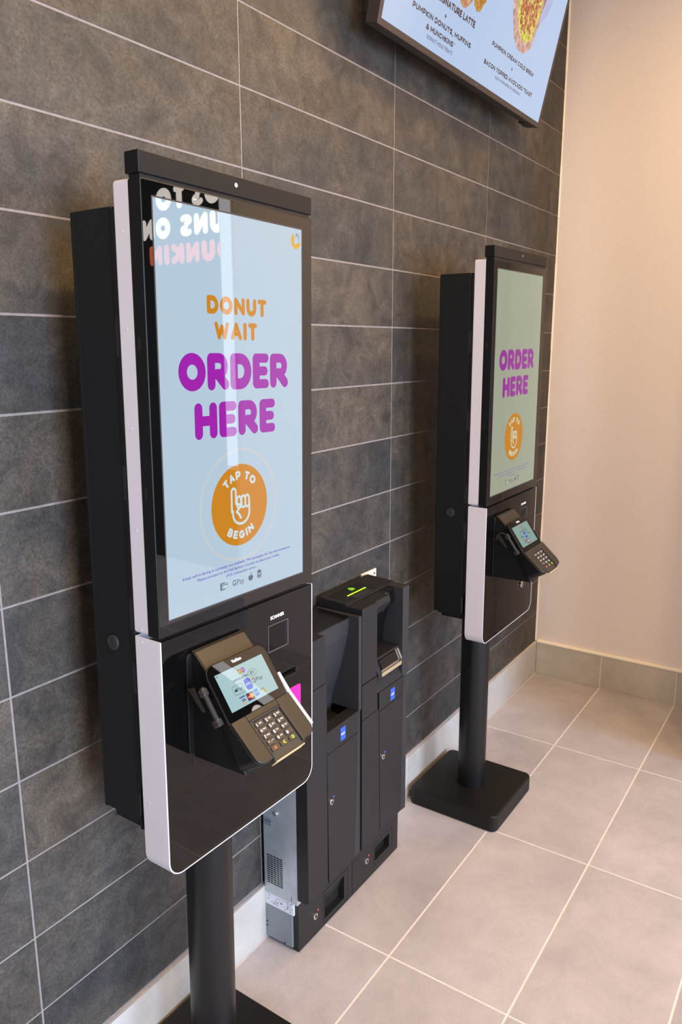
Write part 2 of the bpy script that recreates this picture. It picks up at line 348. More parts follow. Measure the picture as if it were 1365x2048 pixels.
# floor slab with single tiles on it
fl = struct(qbox('floor', (XL - .1, YF - .1, -0.10), (XE + .1, 0.1, -0.0007), M['fgrout']))
GX = [0.7268 + .6047 * i for i in range(-3, 3)] + [XE]; GY = [-0.011] + [-.2972 - .3028 * j for j in range(0, 8)]
GX[-1] = XE - .001
fshare = {}
for i in range(len(GX) - 1):
    for j in range(len(GY) - 1):
        w = GX[i + 1] - GX[i] - .0055; h = GY[j] - GY[j + 1] - .0055
        k = (round(w, 3), round(h, 3)); c = ((GX[i] + GX[i + 1]) / 2, (GY[j] + GY[j + 1]) / 2, 0)
        if k not in fshare:
            bm = NB(); box(bm, (-w / 2, -h / 2, -.0008), (w / 2, h / 2, 0)); o = mk('floor_tile', bm, M['floor_tile'], fl, loc=c); fshare[k] = o.data
        else: mk('floor_tile', None, None, fl, loc=c, shared=fshare[k])
# back wall (slate tiles)
wb = struct(qbox('wall_back', (XL - .1, 0.0009, -0.1), (XE + .15, 0.12, ZC), M['grout']))
PX, PZ, Z0 = 0.61, 0.1517, 2.1041
xs = [-1.83, -1.22, -.61, 0, .61, 1.22, 1.83, 2.437, XE]
zs = [Z0 - PZ * r for r in range(-5, 13)] + [0.1505]
wshare = {}
for i in range(len(xs) - 1):
    for r in range(len(zs) - 1):
        g = .0042; w = xs[i + 1] - xs[i] - g; h = zs[r] - zs[r + 1] - g
        if h < .01: continue
        c = ((xs[i] + xs[i + 1]) / 2, 0.0, (zs[r] + zs[r + 1]) / 2); k = (round(w, 3), round(h, 3))
        if k not in wshare:
            bm = NB(); box(bm, (-w / 2, 0, -h / 2), (w / 2, .008, h / 2)); o = mk('wall_tile', bm, M['wall_tile'], wb, loc=c); wshare[k] = o.data
        else: mk('wall_tile', None, None, wb, loc=c, shared=wshare[k])
# end wall with woven covering
wr = struct(qbox('wall_right', (XE, YF, -0.1), (XE + .12, 0.0, ZC), M['fabric']))
struct(qbox('wall_right', (2.07, -1.95, 0.0), (XE + .01, -.77, ZC), M["fabric"]))          # pier beside the alcove, right of the frame
struct(qbox('wall_left', (XL - .12, YF, -0.1), (XL, -4.1, ZC), M['paint']))
struct(qbox('wall_left', (XL - .12, -1.1, -0.1), (XL, 0, ZC), M['paint']))
struct(qbox('wall_left', (XL - .12, -4.1, -0.1), (XL, -1.1, .3), M['paint']))
struct(qbox('wall_left', (XL - .12, -4.1, 2.45), (XL, -1.1, ZC), M['paint']))
for x0_, x1_, z0_, z1_ in ((XL, -2.35, -.1, ZC), (-.65, .40, -.1, ZC), (1.98, XE + .12, -.1, ZC), (-2.35, -.65, -.1, .3), (-2.35, -.65, 2.4, ZC), (.40, 1.98, -.1, .05), (.40, 1.98, 2.4, ZC)):
    struct(qbox('wall_front', (x0_, YF - .12, z0_), (x1_, YF, z1_), M['paint']))
struct(qbox('ceiling', (XL - .12, YF - .12, ZC), (XE + .15, 0.12, ZC + .1), M['ceiling']))
# tiled skirting on the back wall and the end wall
def base_tiles(root, cuts, along_x):
    for a, b in zip(cuts[:-1], cuts[1:]):
        w = abs(b - a) - .004; bm = NB(); c = (a + b) / 2
        if along_x: box(bm, (-w / 2, -.0055, -.0735), (w / 2, .0055, .0735)); mk('skirting_tile', bm, M['base_tile'], root, .0008, loc=(c, -.0055, .0755))
        else: box(bm, (-.0055, -w / 2, -.0735), (.0055, w / 2, .0735)); mk('skirting_tile', bm, M['base_tile'], root, .0008, loc=(XE - .0055, c, .0755))
bb = struct(qbox('baseboard_back', (XL, -.009, 0.0), (XE - .012, 0.0, .149), M['fgrout'])); base_tiles(bb, [-1.087, -.4822, .1221, .7268, 1.3315, 1.9362, XE - .0125], True)
br = struct(qbox('baseboard_right', (XE - .009, YF, 0.0), (XE, -.0115, .149), M['fgrout'])); base_tiles(br, [-.0125, -.2972, -.6000, -.9028, -1.2056, -1.5084], False)
# cream sealant beads: corner (uneven) and along the top of the skirting
bm = NB(); z = .152; rnd = random.Random(3); prev = None
while z < ZC:
    z1 = min(ZC, z + rnd.uniform(.10, .22)); w = rnd.uniform(.0025, .0055)
    prism(bm, [(XE - w, .0005), (XE + .001, -.0055 - w * .4), (XE + .001, .0005)], 2, z, z1); z = z1
struct(mk('trim_1', bm, M['caulk']))
bm = NB(); prism(bm, [(XE - .0125, .1490), (XE - .011, .1545), (XE + .0005, .1585), (XE + .0005, .1490)], 1, YF, -.0115)
struct(mk('trim_2', bm, M['caulk']))
# bright post of a glazed opening and the lettered panel that mirror in the near screen
def lamp_panel(name, x, y, power, sx=.5):
    d = bpy.data.lights.new(name, 'AREA'); d.shape = 'DISK'; d.size = sx; d.energy = power; d.color = WARM
    o = bpy.data.objects.new(name, d); COL.objects.link(o); o.location = (x, y, ZC - .035)
for i, (x, y, p) in enumerate(LAMPS):
    t = thing('ceiling_downlight', 'round recessed ceiling downlight, ' + ('leftmost over the tiled wall', 'above the near kiosk', 'beside the alcove', 'in the rear row, left', 'in the rear row, middle', 'in the rear row, right')[i], 'light', (x, y, ZC), 'ceiling downlights')
    bm = NB(); ring(bm, circ(0, 0, .10, 24), circ(0, 0, .08, 24), 2, -.012, 0.0); mk('trim_ring', bm, M['white'], t)
    lamp_panel('downlight_lamp', x, y, p, .22)

# ================================================================== KIOSKS
LCDBLUE = lcd('kiosk_lcd_blue', (180, 202, 219)); LCDGREEN = lcd('kiosk_lcd_green', (152, 160, 140))
def kiosk(near):
    loc, yaw, roll = ((0.2571, -0.1656, 0), -0.0142, 0.0162) if near else ((1.4658, -0.1749, 0), -0.0081, -0.0088)
    lab = ('tall black self-order kiosk nearest the camera, pale blue screen reading DONUT WAIT' if near else
           'farther black self-order kiosk by the beige corner, pale green screen reading ORDER HERE')
    k = thing('ordering_kiosk', lab, 'kiosk', loc, 'self-order kiosks')
    k.rotation_euler = (0, 0, yaw)
    lean = Matrix.Rotation(roll, 4, 'Y')
    def P(o):                       # the column stands a touch out of plumb; the foot stays flat
        o.matrix_basis = lean @ o.matrix_basis; return o
    # foot, column
    bm = NB(); prism(bm, rrect(-.15, -.15, .15, .15, .022), 2, 0.0, .054); ob = mk('base', bm, M['matte'], k, .006, seg=3)
    for y in (-.055, -.028):
        bm = NB(); prism(bm, circ(y, .022, .003, 10), 0, -.1504, -.1494); mk('base_screw', bm, M['slot'], ob)
    bm = NB(); prism(bm, circ(0, 0, .044, 48), 2, .050, .76); P(mk('pole', bm, M['metalblk'], k, smooth=True))
    bm = NB(); prism(bm, circ(0, 0, .048, 48), 2, .0535, .060); P(mk('pole_collar', bm, M['metalblk'], k, smooth=True))
    # rear box against the wall
    bm = NB(); prism(bm, rrect(-.1855, -.037, .1855, .0555, .004, 3), 2, .690, 1.6357); bx = P(mk('rear_housing', bm, M['matte'], k, .0015))
    bm = NB(); box(bm, (-.1815, -.034, .678), (.1815, .030, .692)); mk('housing_lip', bm, M['matte'], bx)
    bm = NB(); box(bm, (-.178, .030, .684), (.178, .043, .692)); mk('housing_step', bm, M['matte'], bx)
    bm = NB(); box(bm, (-.1862, .0470, .690), (.1862, .0520, 1.634)); mk('housing_seam', bm, M['matte'], bx)
    for z0, z1 in ((1.488, 1.632), (1.275, 1.431), (1.073, 1.222), (.966, 1.02), (.744, .914), (.680, .699)):
        bm = NB(); box(bm, (-.1885, -.0425, z0), (-.1825, -.0385, z1)); mk('hinge_flange', bm, M['satin'], bx)
    bm = NB(); prism(bm, circ(.0064, .99, .0125, 24), 0, -.1895, -.1850); lk = mk('lock_knob', bm, M['mgrey'], bx, .001)
    bm = NB(); box(bm, (-.1898, .0054, .983), (-.1893, .0074, .997)); mk('key_slot', bm, M['slot'], lk)
    bm = NB(); box(bm, (-.187, -.044, .76), (.187, -.036, 1.63)); mk('hinge_spine', bm, M['rubber'], bx)
    # upper silver shell and black display
    bm = NB(); prism(bm, rrect(-.1885, 1.0178, .1885, 1.6675, .006), 1, -.0463, -.0785); up = P(mk('upper_shell', bm, M['silver'], k, .002))
    for z in (1.025, 1.18, 1.33, 1.47, 1.60):
        bm = NB(); prism(bm, circ(-.062, z, .0022, 10), 0, -.1889, -.1884); mk('shell_screw', bm, M['silver'], up)
    bm = NB(); prism(bm, rrect(-.1893, 1.0183, .1893, 1.6653, .002), 1, -.078, -.1025); ds = P(mk('display', bm, M['satin'], k, .0012))
    bm = NB(); prism(bm, rrect(-.1873, 1.0203, .1873, 1.6633, .002), 1, -.1023, -.1027); mk('bezel_glass', bm, M['gloss'], ds)
    bm = NB(); ring(bm, rrect(-.1712, 1.0408, .1628, 1.6455, .001, 2), rrect(-.1690, 1.0432, .1606, 1.6433, .0005, 2), 1, -.1025, -.1031); mk('screen_trim', bm, M['tvframe'], ds)
    sx0, sx1, sz0, sz1 = -.1690, .1606, 1.0432, 1.6433
    bm = NB(); box(bm, (sx0, -.1029, sz0), (sx1, -.1026, sz1)); sc = mk('screen', bm, LCDBLUE if near else LCDGREEN, ds)
    if not near: sc['label'] = 'pale green lit screen'
    f = onY(-.10305); f2 = onY(-.1032); f3 = onY(-.1033)
    dx = 0.0 if near else -.006
    tag = 'near' if near else 'far'
    if near:
        pur = lcd('lcd_purple', (160, 30, 172)); org = lcd('lcd_orange', (205, 133, 28)); pale = lcd('lcd_pale_' + tag, (205, 222, 228))
        lil = lcd('lcd_lilac', (112, 96, 190)); gry = lcd('lcd_grey', (88, 104, 128)); ringm = lcd('lcd_ring', (196, 203, 207)); yel = lcd('lcd_yellow', (222, 170, 40)); gry2 = lcd('lcd_line', (90, 90, 100))
    else:
        pur = lcd('lcd_purple_far', (146, 40, 150)); org = lcd('lcd_orange_far', (192, 124, 18)); pale = lcd('lcd_pale_' + tag, (196, 208, 184))
        lil = lcd('lcd_lilac_far', (120, 110, 160)); gry = lcd('lcd_grey_far', (90, 102, 120))
    letters('order_lettering', lambda bm: word(bm, 'ORDER', .31, f, -.1325 + dx, .1205 + dx, 1.3815, 1.4380, .075), pur, sc)
    letters('here_lettering', lambda bm: word(bm, 'HERE', .31, f, -.1030 + dx, .0850 + dx, 1.3085, 1.3640, .085), pur, sc)
    if near:
        letters('donut_lettering', lambda bm: word(bm, 'DONUT', .29, f, -.0708, .0660, 1.4954, 1.5226, .13), org, sc)
        letters('wait_lettering', lambda bm: word(bm, 'WAIT', .29, f, -.0560, .0420, 1.4576, 1.4850, .13), org, sc)
    cx, cz = (-.0058, 1.1950) if near else (-.0140, 1.1925)
    if near:
        bm = NB(); ring(bm, circ(cx, cz, .0930, 64), circ(cx, cz, .0888, 64), 1, -.1029, -.10304); mk('button_ring', bm, ringm, sc)
    bm = NB(); flat(bm, circ(cx, cz, .0672, 64), 1, -.10305); mk('tap_button', bm, org, sc)
    def tap(bm):
        # pointing hand, outlined
        hx, hz, s = cx + .0005, cz - .0015, .0620
        def g(u, v): return (hx + u * s, hz + v * s)
        q = lambda pts: [g(*p) for p in pts]
        t = .0042
        stroke(bm, q([(-.34, -.12), (-.34, .40)] + arc(-.26, .41, .08, .08, 180, 0, 8) + [(-.18, .12)]), t, f2)
        for c_ in (-.06, .11, .26): stroke(bm, q(arc(c_, .17, .075, .09, 190, -10, 8) + [(c_ + .075, .02)] + arc(c_, .02, .075, .07, 0, -180, 8) + [(c_ - .075, .17)]), t * .9, f2)
        stroke(bm, q([(.34, .12), (.34, -.18)] + arc(.02, -.18, .32, .30, 0, -180, 14) + [(-.30, -.12)] + [(-.34, -.05)]), t, f2)
        stroke(bm, q([(-.18, .08), (.02, .02), (-.06, -.06), (-.16, -.14), (-.06, -.22), (.0, -.32)]), t, f2)
    letters('hand_mark', tap, pale, sc)
    letters('tap_to_lettering', lambda bm: arcword(bm, 'TAP TO', .30, f2, cx, cz, .0425, .0140, 90, gap=.16, kx=1.05), pale, sc)
    letters('begin_lettering', lambda bm: arcword(bm, 'BEGIN', .30, f2, cx, cz, .0565, .0140, -90, True, gap=.16, kx=1.05), pale, sc)
    for s_, a_, b_, z_ in (('Kiosk self-ordering is currently not available. We apologize for the inconvenience.', -.1385, .1240, 1.0970),
                           ('Please proceed to the Full Service Counter to place your order.', -.1080, .0940, 1.0888), ('-POS connection error-', -.0440, .0320, 1.0806)):
        letters('notice_line', lambda bm: text(bm, s_, f, a_ + dx, b_ + dx, z_, .0046, .022), lil, sc)
    def icons(bm):
        z = 1.0620
        bm.faces.new([bm.verts.new(f(*p)) for p in rrect(-.0575 + dx, z - .001, -.0455 + dx, z + .0115, .0015, 3)])
        text(bm, 'G', f, -.0285 + dx, None, z, .0100, .02); text(bm, 'Pay', f, -.0170 + dx, None, z, .0095, .005)
        # fruit-shaped mark
        disc(bm, (.0145 + dx, z + .0045), .0042, f); disc(bm, (.0185 + dx, z + .0045), .0042, f); disc(bm, (.0165 + dx, z + .0032), .0042, f)
        stroke(bm, [(.0165 + dx, z + .0095), (.0185 + dx, z + .0122)], .0018, f)
        bm.faces.new([bm.verts.new(f(*p)) for p in rrect(.0335 + dx, z - .001, .0435 + dx, z + .0130, .0022, 3)])
    stuff(letters('payment_icons', icons, gry, sc))
    def icons2(bm):
        z = 1.0620
        bm.faces.new([bm.verts.new(f2(*p)) for p in rrect(-.0540 + dx, z + .0005, -.0400 + dx, z + .0100, .0012, 3)])
        text(bm, 'DD', f2, .0350 + dx, .0420 + dx, z + .0045, .0035, .03); stroke(bm, [(.0352 + dx, z + .0015), (.0418 + dx, z + .0015)], .0007, f2)
    stuff(letters('payment_icon_detail', icons2, pale, sc))
    def icons3(bm):
        z = 1.0620
        for a, b in (((-.0533, z + .0012), (-.0407, z + .0012)), ((-.0407, z + .0012), (-.0407, z + .0094)), ((-.0407, z + .0094), (-.0533, z + .0094)), ((-.0533, z + .0094), (-.0533, z + .0012))): stroke(bm, [(a[0] + dx, a[1]), (b[0] + dx, b[1])], .0008, f3)
        stroke(bm, [(-.0533 + dx, z + .0070), (-.0407 + dx, z + .0070)], .0018, f3); stroke(bm, [(-.0515 + dx, z + .0032), (-.0490 + dx, z + .0032)], .0009, f3)
    stuff(letters('card_icon_outline', icons3, gry, sc))
    if near:
        def moon(bm):
            o_ = arc(.1445, 1.6235, .0128, .0128, 125, 355, 18); i_ = [(.1572, 1.6178), (.1420, 1.6178), (.1402, 1.6195), (.1400, 1.6325)]
            bm.faces.new([bm.verts.new(f(*p)) for p in o_ + i_])
        letters('moon_mark', moon, yel, sc)
        def house(bm):
            for d_ in (0, .0022): stroke(bm, [(.1440, 1.6316 - d_), (.1482, 1.6362 - d_), (.1536, 1.6305 - d_)], .0007, f2)
            stroke(bm, [(.1524, 1.6300), (.1524, 1.6225)], .0007, f2); stroke(bm, [(.1452, 1.6350), (.1452, 1.6362)], .0007, f2)
        stuff(letters('house_mark', house, gry2, sc))
    # top cap with camera hole
    bm = NB(); box(bm, (-.1903, -.1019, 1.6714), (.1903, -.0746, 1.6999)); cap = P(mk('top_cap', bm, M['satin'], k, .0012))
    bm = NB(); box(bm, (-.186, -.0985, 1.6640), (.186, -.0775, 1.6725)); mk('cap_strip', bm, M['metalblk'], cap)
    bm = NB(); prism(bm, circ(0, 1.6872, .0034, 16), 1, -.1022, -.1018); prism(bm, circ(.0008, 1.6866, .0018, 12), 1, -.1024, -.1022); mk('camera_lens', bm, M['chrome'], cap)
    for z in (1.449, 1.238):
        bm = NB(); prism(bm, rrect(-.0893, z - .009, -.0853, z + .009, .002, 4), 0, -.1899, -.1893); mk('side_slot', bm, M['slot'], ds)
    # lower silver shell (open ring with back), glossy front plate, pockets
    zt, zb = 1.0140, .6122
    outer = rrect(-.1893, zb, .1893, zt, (.030, .030, .002, .002), 8); inner = rrect(-.1868, zb + .0025, .1868, zt - .0025, (.0276, .0276, .001, .001), 8)
    n9 = 9; ua = outer[:18]; ia = inner[:18]          # bottom corners only; sides run up to the top
    U = [(-.1893, zt)] + ua + [(.1893, zt)] + [(.1868, zt)] + ia[::-1] + [(-.1868, zt)]
    bm = NB(); prism(bm, U, 1, -.0478, -.1041); prism(bm, [(-.1868, zt)] + ia + [(.1868, zt)], 1, -.0478, -.0505); lo = P(mk('lower_shell', bm, M['silver'], k, .0012))
    for z in (1.006, .735):
        bm = NB(); prism(bm, circ(-.063, z, .0022, 10), 0, -.1897, -.1892); mk('shell_screw', bm, M['silver'], lo)
    bm = NB(); Y0, Y1 = -.1036, -.0995
    cols = [-.1868, .0588, .0922, .1155, .1382, .1868]; rows = [.8300, .8525, .8680, .9165, .9665, zt - .0004]
    for i in range(5):
        for j in range(5):
            if j == 3 and 1 <= i <= 2: continue
            if j == 1 and 2 <= i <= 3: continue
            box(bm, (cols[i], Y0, rows[j]), (cols[i + 1], Y1, rows[j + 1]))
    prism(bm, rrect(-.1868, zb + .0025, .1868, .8300, (.0276, .0276, 0, 0), 8), 1, Y0, Y1)
    bmesh.ops.remove_doubles(bm, verts=bm.verts, dist=1e-5)
    fp = mk('front_plate', bm, M['plate'], lo)
    def pocket(name, x0, x1, z0, z1, d, m, th=.0015):
        bm = NB(); ring(bm, [(x0, z0), (x1, z0), (x1, z1), (x0, z1)], [(x0 + th, z0 + th), (x1 - th, z0 + th), (x1 - th, z1 - th), (x0 + th, z1 - th)], 1, Y0 - .0006, Y0 + d)
        box(bm, (x0, Y0 + d, z0), (x1, Y0 + d + .001, z1)); return mk(name, bm, m, lo)
    pk = pocket('scanner_window', .0588, .1155, .9165, .9665, .040, M['scanner'])
    bm = NB(); prism(bm, [(Y0 + .004, .919), (Y0 + .038, .919), (Y0 + .038, .955)], 0, .0605, .1138); mk('scanner_mirror', bm, M['mgloss'], pk)
    bm = NB(); prism(bm, [(.0620, .948), (.0680, .958), (.0740, .938)], 1, Y0 + .006, Y0 + .007); mk('scanner_glint', bm, M['chrome'], pk)
    bm = NB(); box(bm, (.0605, Y0 + .0010, .9182), (.1138, Y0 + .0018, .9648)); mk('scanner_glass', bm, M['clear'], pk)
    pocket('receipt_slot', .0922, .1382, .8525, .8680, .030, M['slot'])
    letters('scanner_lettering', lambda bm: text(bm, 'SCANNER', onY(Y0 - .0003), .0659, .1042, .9765, .0062, .03), M['white'], lo)
    if near:
        bm = NB(); prism(bm, rrect(.1000, .7700, .1518, .8275, .006, 5), 1, Y0 - .0004, Y0); st = mk('sticker', bm, M['pink'], lo); st['label'] = 'magenta sticker with rounded corner'
    else:
        bm = NB(); prism(bm, circ(.0913, .7215, .0105, 24), 1, Y0 - .006, Y0); lk = mk('cam_lock', bm, M['chrome'], lo, .0015)
        bm = NB(); box(bm, (.0903, Y0 - .0063, .716), (.0923, Y0 - .0059, .727)); mk('key_slot', bm, M['slot'], lk)
    # wedge bracket for the terminal
    bm = NB(); prism(bm, rrect(-.1405, .8085, .0015, .9790, .008, 5), 1, Y0 - .004, Y0); bk = P(mk('terminal_bracket', bm, M['satin'], k, .001))
    bm = NB(); prism(bm, [(-.106, .9835), (-.113, .9805), (-.1385, .9555), (-.2160, .8060), (-.106, .8035)], 0, -.1300, -.0120); mk('bracket_wedge', bm, M['satin'], bk, .0015)
    bm = NB(); prism(bm, [(-.113, .9812), (-.1386, .9562), (-.1380, .9550), (-.1124, .9800)], 0, -.1270, -.0150); mk('bracket_top', bm, M['brown'], bk)
    bm = NB(); stroke(bm, [(-.1310, .8030), (-.1300, .7890)], .0014, onY(Y0 - .0006)); mk('cable_tail', bm, M['rubber'], bk)
    return k, lean
def terminal(kroot, lean, near):
    tilt = 0.6150
    lab = ('card payment terminal angled on the near kiosk, black glass over bronze keypad' if near else
           'smaller-looking card payment terminal on the far kiosk in front of the beige wall')
    t = thing('payment_terminal', lab, 'card terminal', (0, 0, 0), 'card terminals')
    c = Vector((-.0735, -.1711, .9267))
    mw = Matrix.Translation(kroot.location) @ Matrix.Rotation(kroot.rotation_euler.z, 4, 'Z') @ lean @ Matrix.Translation(c) @ Matrix.Rotation(math.pi / 2 - tilt, 4, 'X')
    t.location = mw.translation; t.rotation_euler = mw.to_euler()
    a = 0.2164; ca, sa = math.cos(a), math.sin(a); V0 = -.044
    def low(u, w, h=0.0): return (u, V0 - w * ca + h * sa, w * sa + h * ca)
    # body: rounded outline, lower half bends towards the user
    ol = rrect(-.0705, -.122, .0705, .0490, (.017, .017, .019, .019), 8)
    n = len(ol); i1 = 2 * 9 - 0  # outline goes bl corner, br corner, tr, tl
    br_ = ol[:18] + [(.0705, V0)]; tr_ = ol[18:] + [(-.0705, V0)]
    def top(p): return 0.0 if p[1] >= V0 else (V0 - p[1]) * sa / ca
    bm = NB(); full = br_ + tr_
    T = [bm.verts.new((p[0], p[1], top(p))) for p in full]; B = [bm.verts.new((p[0] * .94, p[1] * .97, min(-.006, -.0080 + .150 * (p[1] - .0424)))) for p in full]
    m_ = len(br_)
    bm.faces.new(T[:m_] + [T[-1]]); bm.faces.new(T[m_ - 1:]); bm.faces.new(B[::-1])
    for i in range(len(full)): bm.faces.new((T[i], B[i], B[(i + 1) % len(full)], T[(i + 1) % len(full)]))
    body = mk('body', bm, M['satin'], t, .0025, seg=3)
    # black glass over the upper half
    g = rrect(-.0685, V0, .0685, .0472, (.001, .001, .0175, .0175), 8)
    bm = NB(); prism(bm, g, 2, -.0005, .0008); gl = mk('glass', bm, M['gloss'], t, .0004)
    scm = lcd('terminal_lcd_near', (168, 200, 205)) if near else lcd('terminal_lcd_far', (128, 160, 152))
    bm = NB(); box(bm, (-.0553, -.0311, .0007), (.0553, .0311, .0010)); sc = mk('screen', bm, scm, t)
    f = onZ(.0011); f2 = onZ(.0012); f3 = onZ(.0013); d = 'near' if near else 'far'
    dk = lcd('terminal_ink_' + d, (52, 60, 64)); white_ = lcd('terminal_white_' + d, (225, 228, 238))
    def E_(n_, c_): return lcd('terminal_' + n_ + '_' + d, c_)
    letters('maker_lettering', lambda bm: text(bm, 'Verifone', onZ(.0010), -.0110, .0110, .0375, .0052, .03), M['white'], gl)
    oD, pD = E_('orange', (196, 140, 40)), E_('purple', (166, 84, 170))
    letters('first_letter_mark', lambda bm: word(bm, 'D', .30, f, -.0085, -.0012, .0165, .0250), oD, sc)
    letters('second_letter_mark', lambda bm: word(bm, 'D', .30, f, -.0002, .0071, .0165, .0250), pD, sc)
    def inkfn(bm):
        text(bm, 'NOW ACCEPTING', f, -.0265, .0085, .0092, .0034, .03)
        o_ = rrect(-.0345, -.0105, -.0120, .0035, .0015, 3); stroke(bm, o_, .0005, f, True)
        text(bm, 'Pay', f, -.0265, -.0140, -.0060, .0060, .0)
        disc(bm, (-.0298, -.0040), .0020, f); disc(bm, (-.0285, -.0040), .0020, f); stroke(bm, [(-.0290, -.0015), (-.0283, -.0006)], .0008, f)
        text(bm, 'Pay', f, .0200, .0345, -.0050, .0070, .0)
        stroke(bm, [(-.0530, .0275), (-.0515, .0275)], .0012, f)
        text(bm, 'DISCOVER', f, .0180, .0265, -.0205, .0020, .02)
        stroke(bm, arc(.0190, .0110, .0085, .0058, 0, 360, 24), .0005, f)
        for i_, r_ in enumerate((.0020, .0035, .0050)): stroke(bm, arc(.0165, .0110, r_, r_, -40, 40, 6), .0006, f)
        stroke(bm, [(.0150, .0085), (.0160, .0135)], .0016, f)
    stuff(letters('accepting_lettering', inkfn, dk, sc))
    blu = E_('blue', (44, 88, 200)); nav = E_('navy', (40, 50, 120)); red = E_('red', (200, 40, 44)); yel = E_('yellow', (226, 170, 50)); lb = E_('lightblue', (70, 130, 200)); grn = E_('green', (60, 150, 80))
    def qq(name, poly, m, fn=f): 
        bm = NB(); bm.faces.new([bm.verts.new(fn(*p)) for p in poly]); mk(name, bm, m, sc)
    qq('pay_badge', rrect(-.0068, -.0118, .0078, .0068, .0050, 5), blu)
    letters('pay_badge_lettering', lambda bm: text(bm, 'pay', f2, -.0048, .0058, -.0036, .0048, .0), white_, sc)
    letters('colour_letter_top', lambda bm: stroke(bm, arc(.0145, -.0015, .0034, .0034, 40, 150, 8), .0016, f), red, sc)
    letters('colour_letter_bottom', lambda bm: stroke(bm, arc(.0145, -.0015, .0034, .0034, 210, 310, 8), .0016, f), grn, sc)
    letters('colour_letter_side', lambda bm: stroke(bm, arc(.0145, -.0015, .0034, .0034, 150, 210, 5), .0016, f), yel, sc)
    letters('colour_letter_bar', lambda bm: stroke(bm, arc(.0145, -.0015, .0034, .0034, 310, 360, 5) + [(.0150, -.0015)], .0016, f), lb, sc)
    def navfn(bm):
        stroke(bm, [(-.0290, -.0165), (-.0180, -.0165)], .0016, f); text(bm, 'VISA', f, -.0275, -.0185, -.0240, .0045, .03)
    stuff(letters('card_brand_lettering', navfn, nav, sc))
    letters('card_brand_stripe', lambda bm: stroke(bm, [(-.0285, -.0268), (-.0185, -.0268)], .0013, f), yel, sc)
    qq('card_badge', rrect(-.0145, -.0272, .0008, -.0155, .0004, 2), nav)
    qq('card_badge_disc', circ(-.0096, -.0214, .0044, 16), red, f2); qq('card_badge_second_disc', circ(-.0044, -.0214, .0044, 16), yel, f3)
    letters('card_badge_lettering', lambda bm: text(bm, 'MasterCard', onZ(.0014), -.0125, -.0015, -.0224, .0020, .02), white_, sc)
    qq('blue_card_badge', rrect(.0032, -.0258, .0125, -.0150, .0003, 2), lb)
    stuff(letters('blue_card_lettering', lambda bm: (text(bm, 'AMERICAN', f2, .0040, .0118, -.0198, .0014, .02), text(bm, 'EXPRESS', f2, .0040, .0118, -.0222, .0014, .02)), white_, sc))
    qq('card_swoosh', [(.0215, -.0262), (.0285, -.0190), (.0290, -.0262)], yel)
    # bronze lower fascia with a keypad well
    ou = [(-.0688, .0005), (-.0688, .062)] + [(-.0688 + .016 - .016 * math.cos(R(q)), .062 + .016 * math.sin(R(q))) for q in range(15, 91, 15)] + [(.0688 - .016 + .016 * math.sin(R(q)), .062 + .016 * math.cos(R(q))) for q in range(0, 76, 15)] + [(.0688, .062), (.0688, .0005)]
    px0, px1, pw0, pw1 = -.0375, .0360, .0120, .0785
    bm = NB()
    # fascia as strips round the well
    def slab(pl, h0, h1):
        A = [bm.verts.new(low(p[0], p[1], h0)) for p in pl]; Bq = [bm.verts.new(low(p[0], p[1], h1)) for p in pl]
        bm.faces.new(A); bm.faces.new(Bq[::-1])
        for i in range(len(pl)): bm.faces.new((A[i], Bq[i], Bq[(i + 1) % len(pl)], A[(i + 1) % len(pl)]))
    left = [p for p in ou if p[0] < px0] + [(px0, .078), (px0, .0005)]
    right = [(px1, .0005), (px1, .078)] + [p for p in ou if p[0] > px1]
    slab(left, .0002, .0040); slab(right, .0002, .0040); slab([(px0, .0005), (px1, .0005), (px1, pw0), (px0, pw0)], .0002, .0040)
    mk('keypad_fascia', bm, M['brown'], t, .0025, seg=3)
    bm = NB()
    def lbox(u0, u1, w0, w1, h0, h1):
        A = [bm.verts.new(low(u, w, h)) for h in (h0, h1) for u, w in ((u0, w0), (u1, w0), (u1, w1), (u0, w1))]
        for q in ((0, 1, 2, 3), (7, 6, 5, 4), (0, 4, 5, 1), (1, 5, 6, 2), (2, 6, 7, 3), (3, 7, 4, 0)): bm.faces.new([A[i] for i in q])
    lbox(px0 + .0005, px1 - .0005, pw0 + .0004, .0835, .0002, .0012); pad = mk('keypad', bm, M['pad'], t)
    bm = NB()
    for b_ in ((px0 - .001, px0 + .0030, pw0, .0805), (px1 - .0030, px1 + .001, pw0, .0805), (px0 + .003, px1 - .003, pw0 - .001, pw0 + .0035)): lbox(*b_, .0010, .0050)
    mk('keypad_rim', bm, M['padrim'], t, .0015)
    bm = NB(); lbox(-.0360, .0330, .0838, .0850, -.012, .0030); mk('card_slot_strip', bm, M['tan'], t)
    rows = [('1', '2', '3'), ('4', '5', '6'), ('7', '8', '9'), ('*', '0', '#'), ('X', '<', 'O')]
    sub = {'1': 'QZ.', '2': 'ABC', '3': 'DEF', '4': 'GHI', '5': 'JKL', '6': 'MNO', '7': 'PRS', '8': 'TUV', '9': 'WXY', '0': '-SP', '*': ',\'"', '#': ''}
    bm = NB()
    ko = rrect(-.0086, -.0042, .0086, .0042, .0020, 3); A = [bm.verts.new((p[0], p[1], 0)) for p in ko]; B = [bm.verts.new((p[0] * .95, p[1] * .92, .0020)) for p in ko]
    bm.faces.new(A[::-1]); bm.faces.new(B)
    for i in range(len(ko)): bm.faces.new((A[i], A[(i + 1) % len(ko)], B[(i + 1) % len(ko)], B[i]))
    kme = None
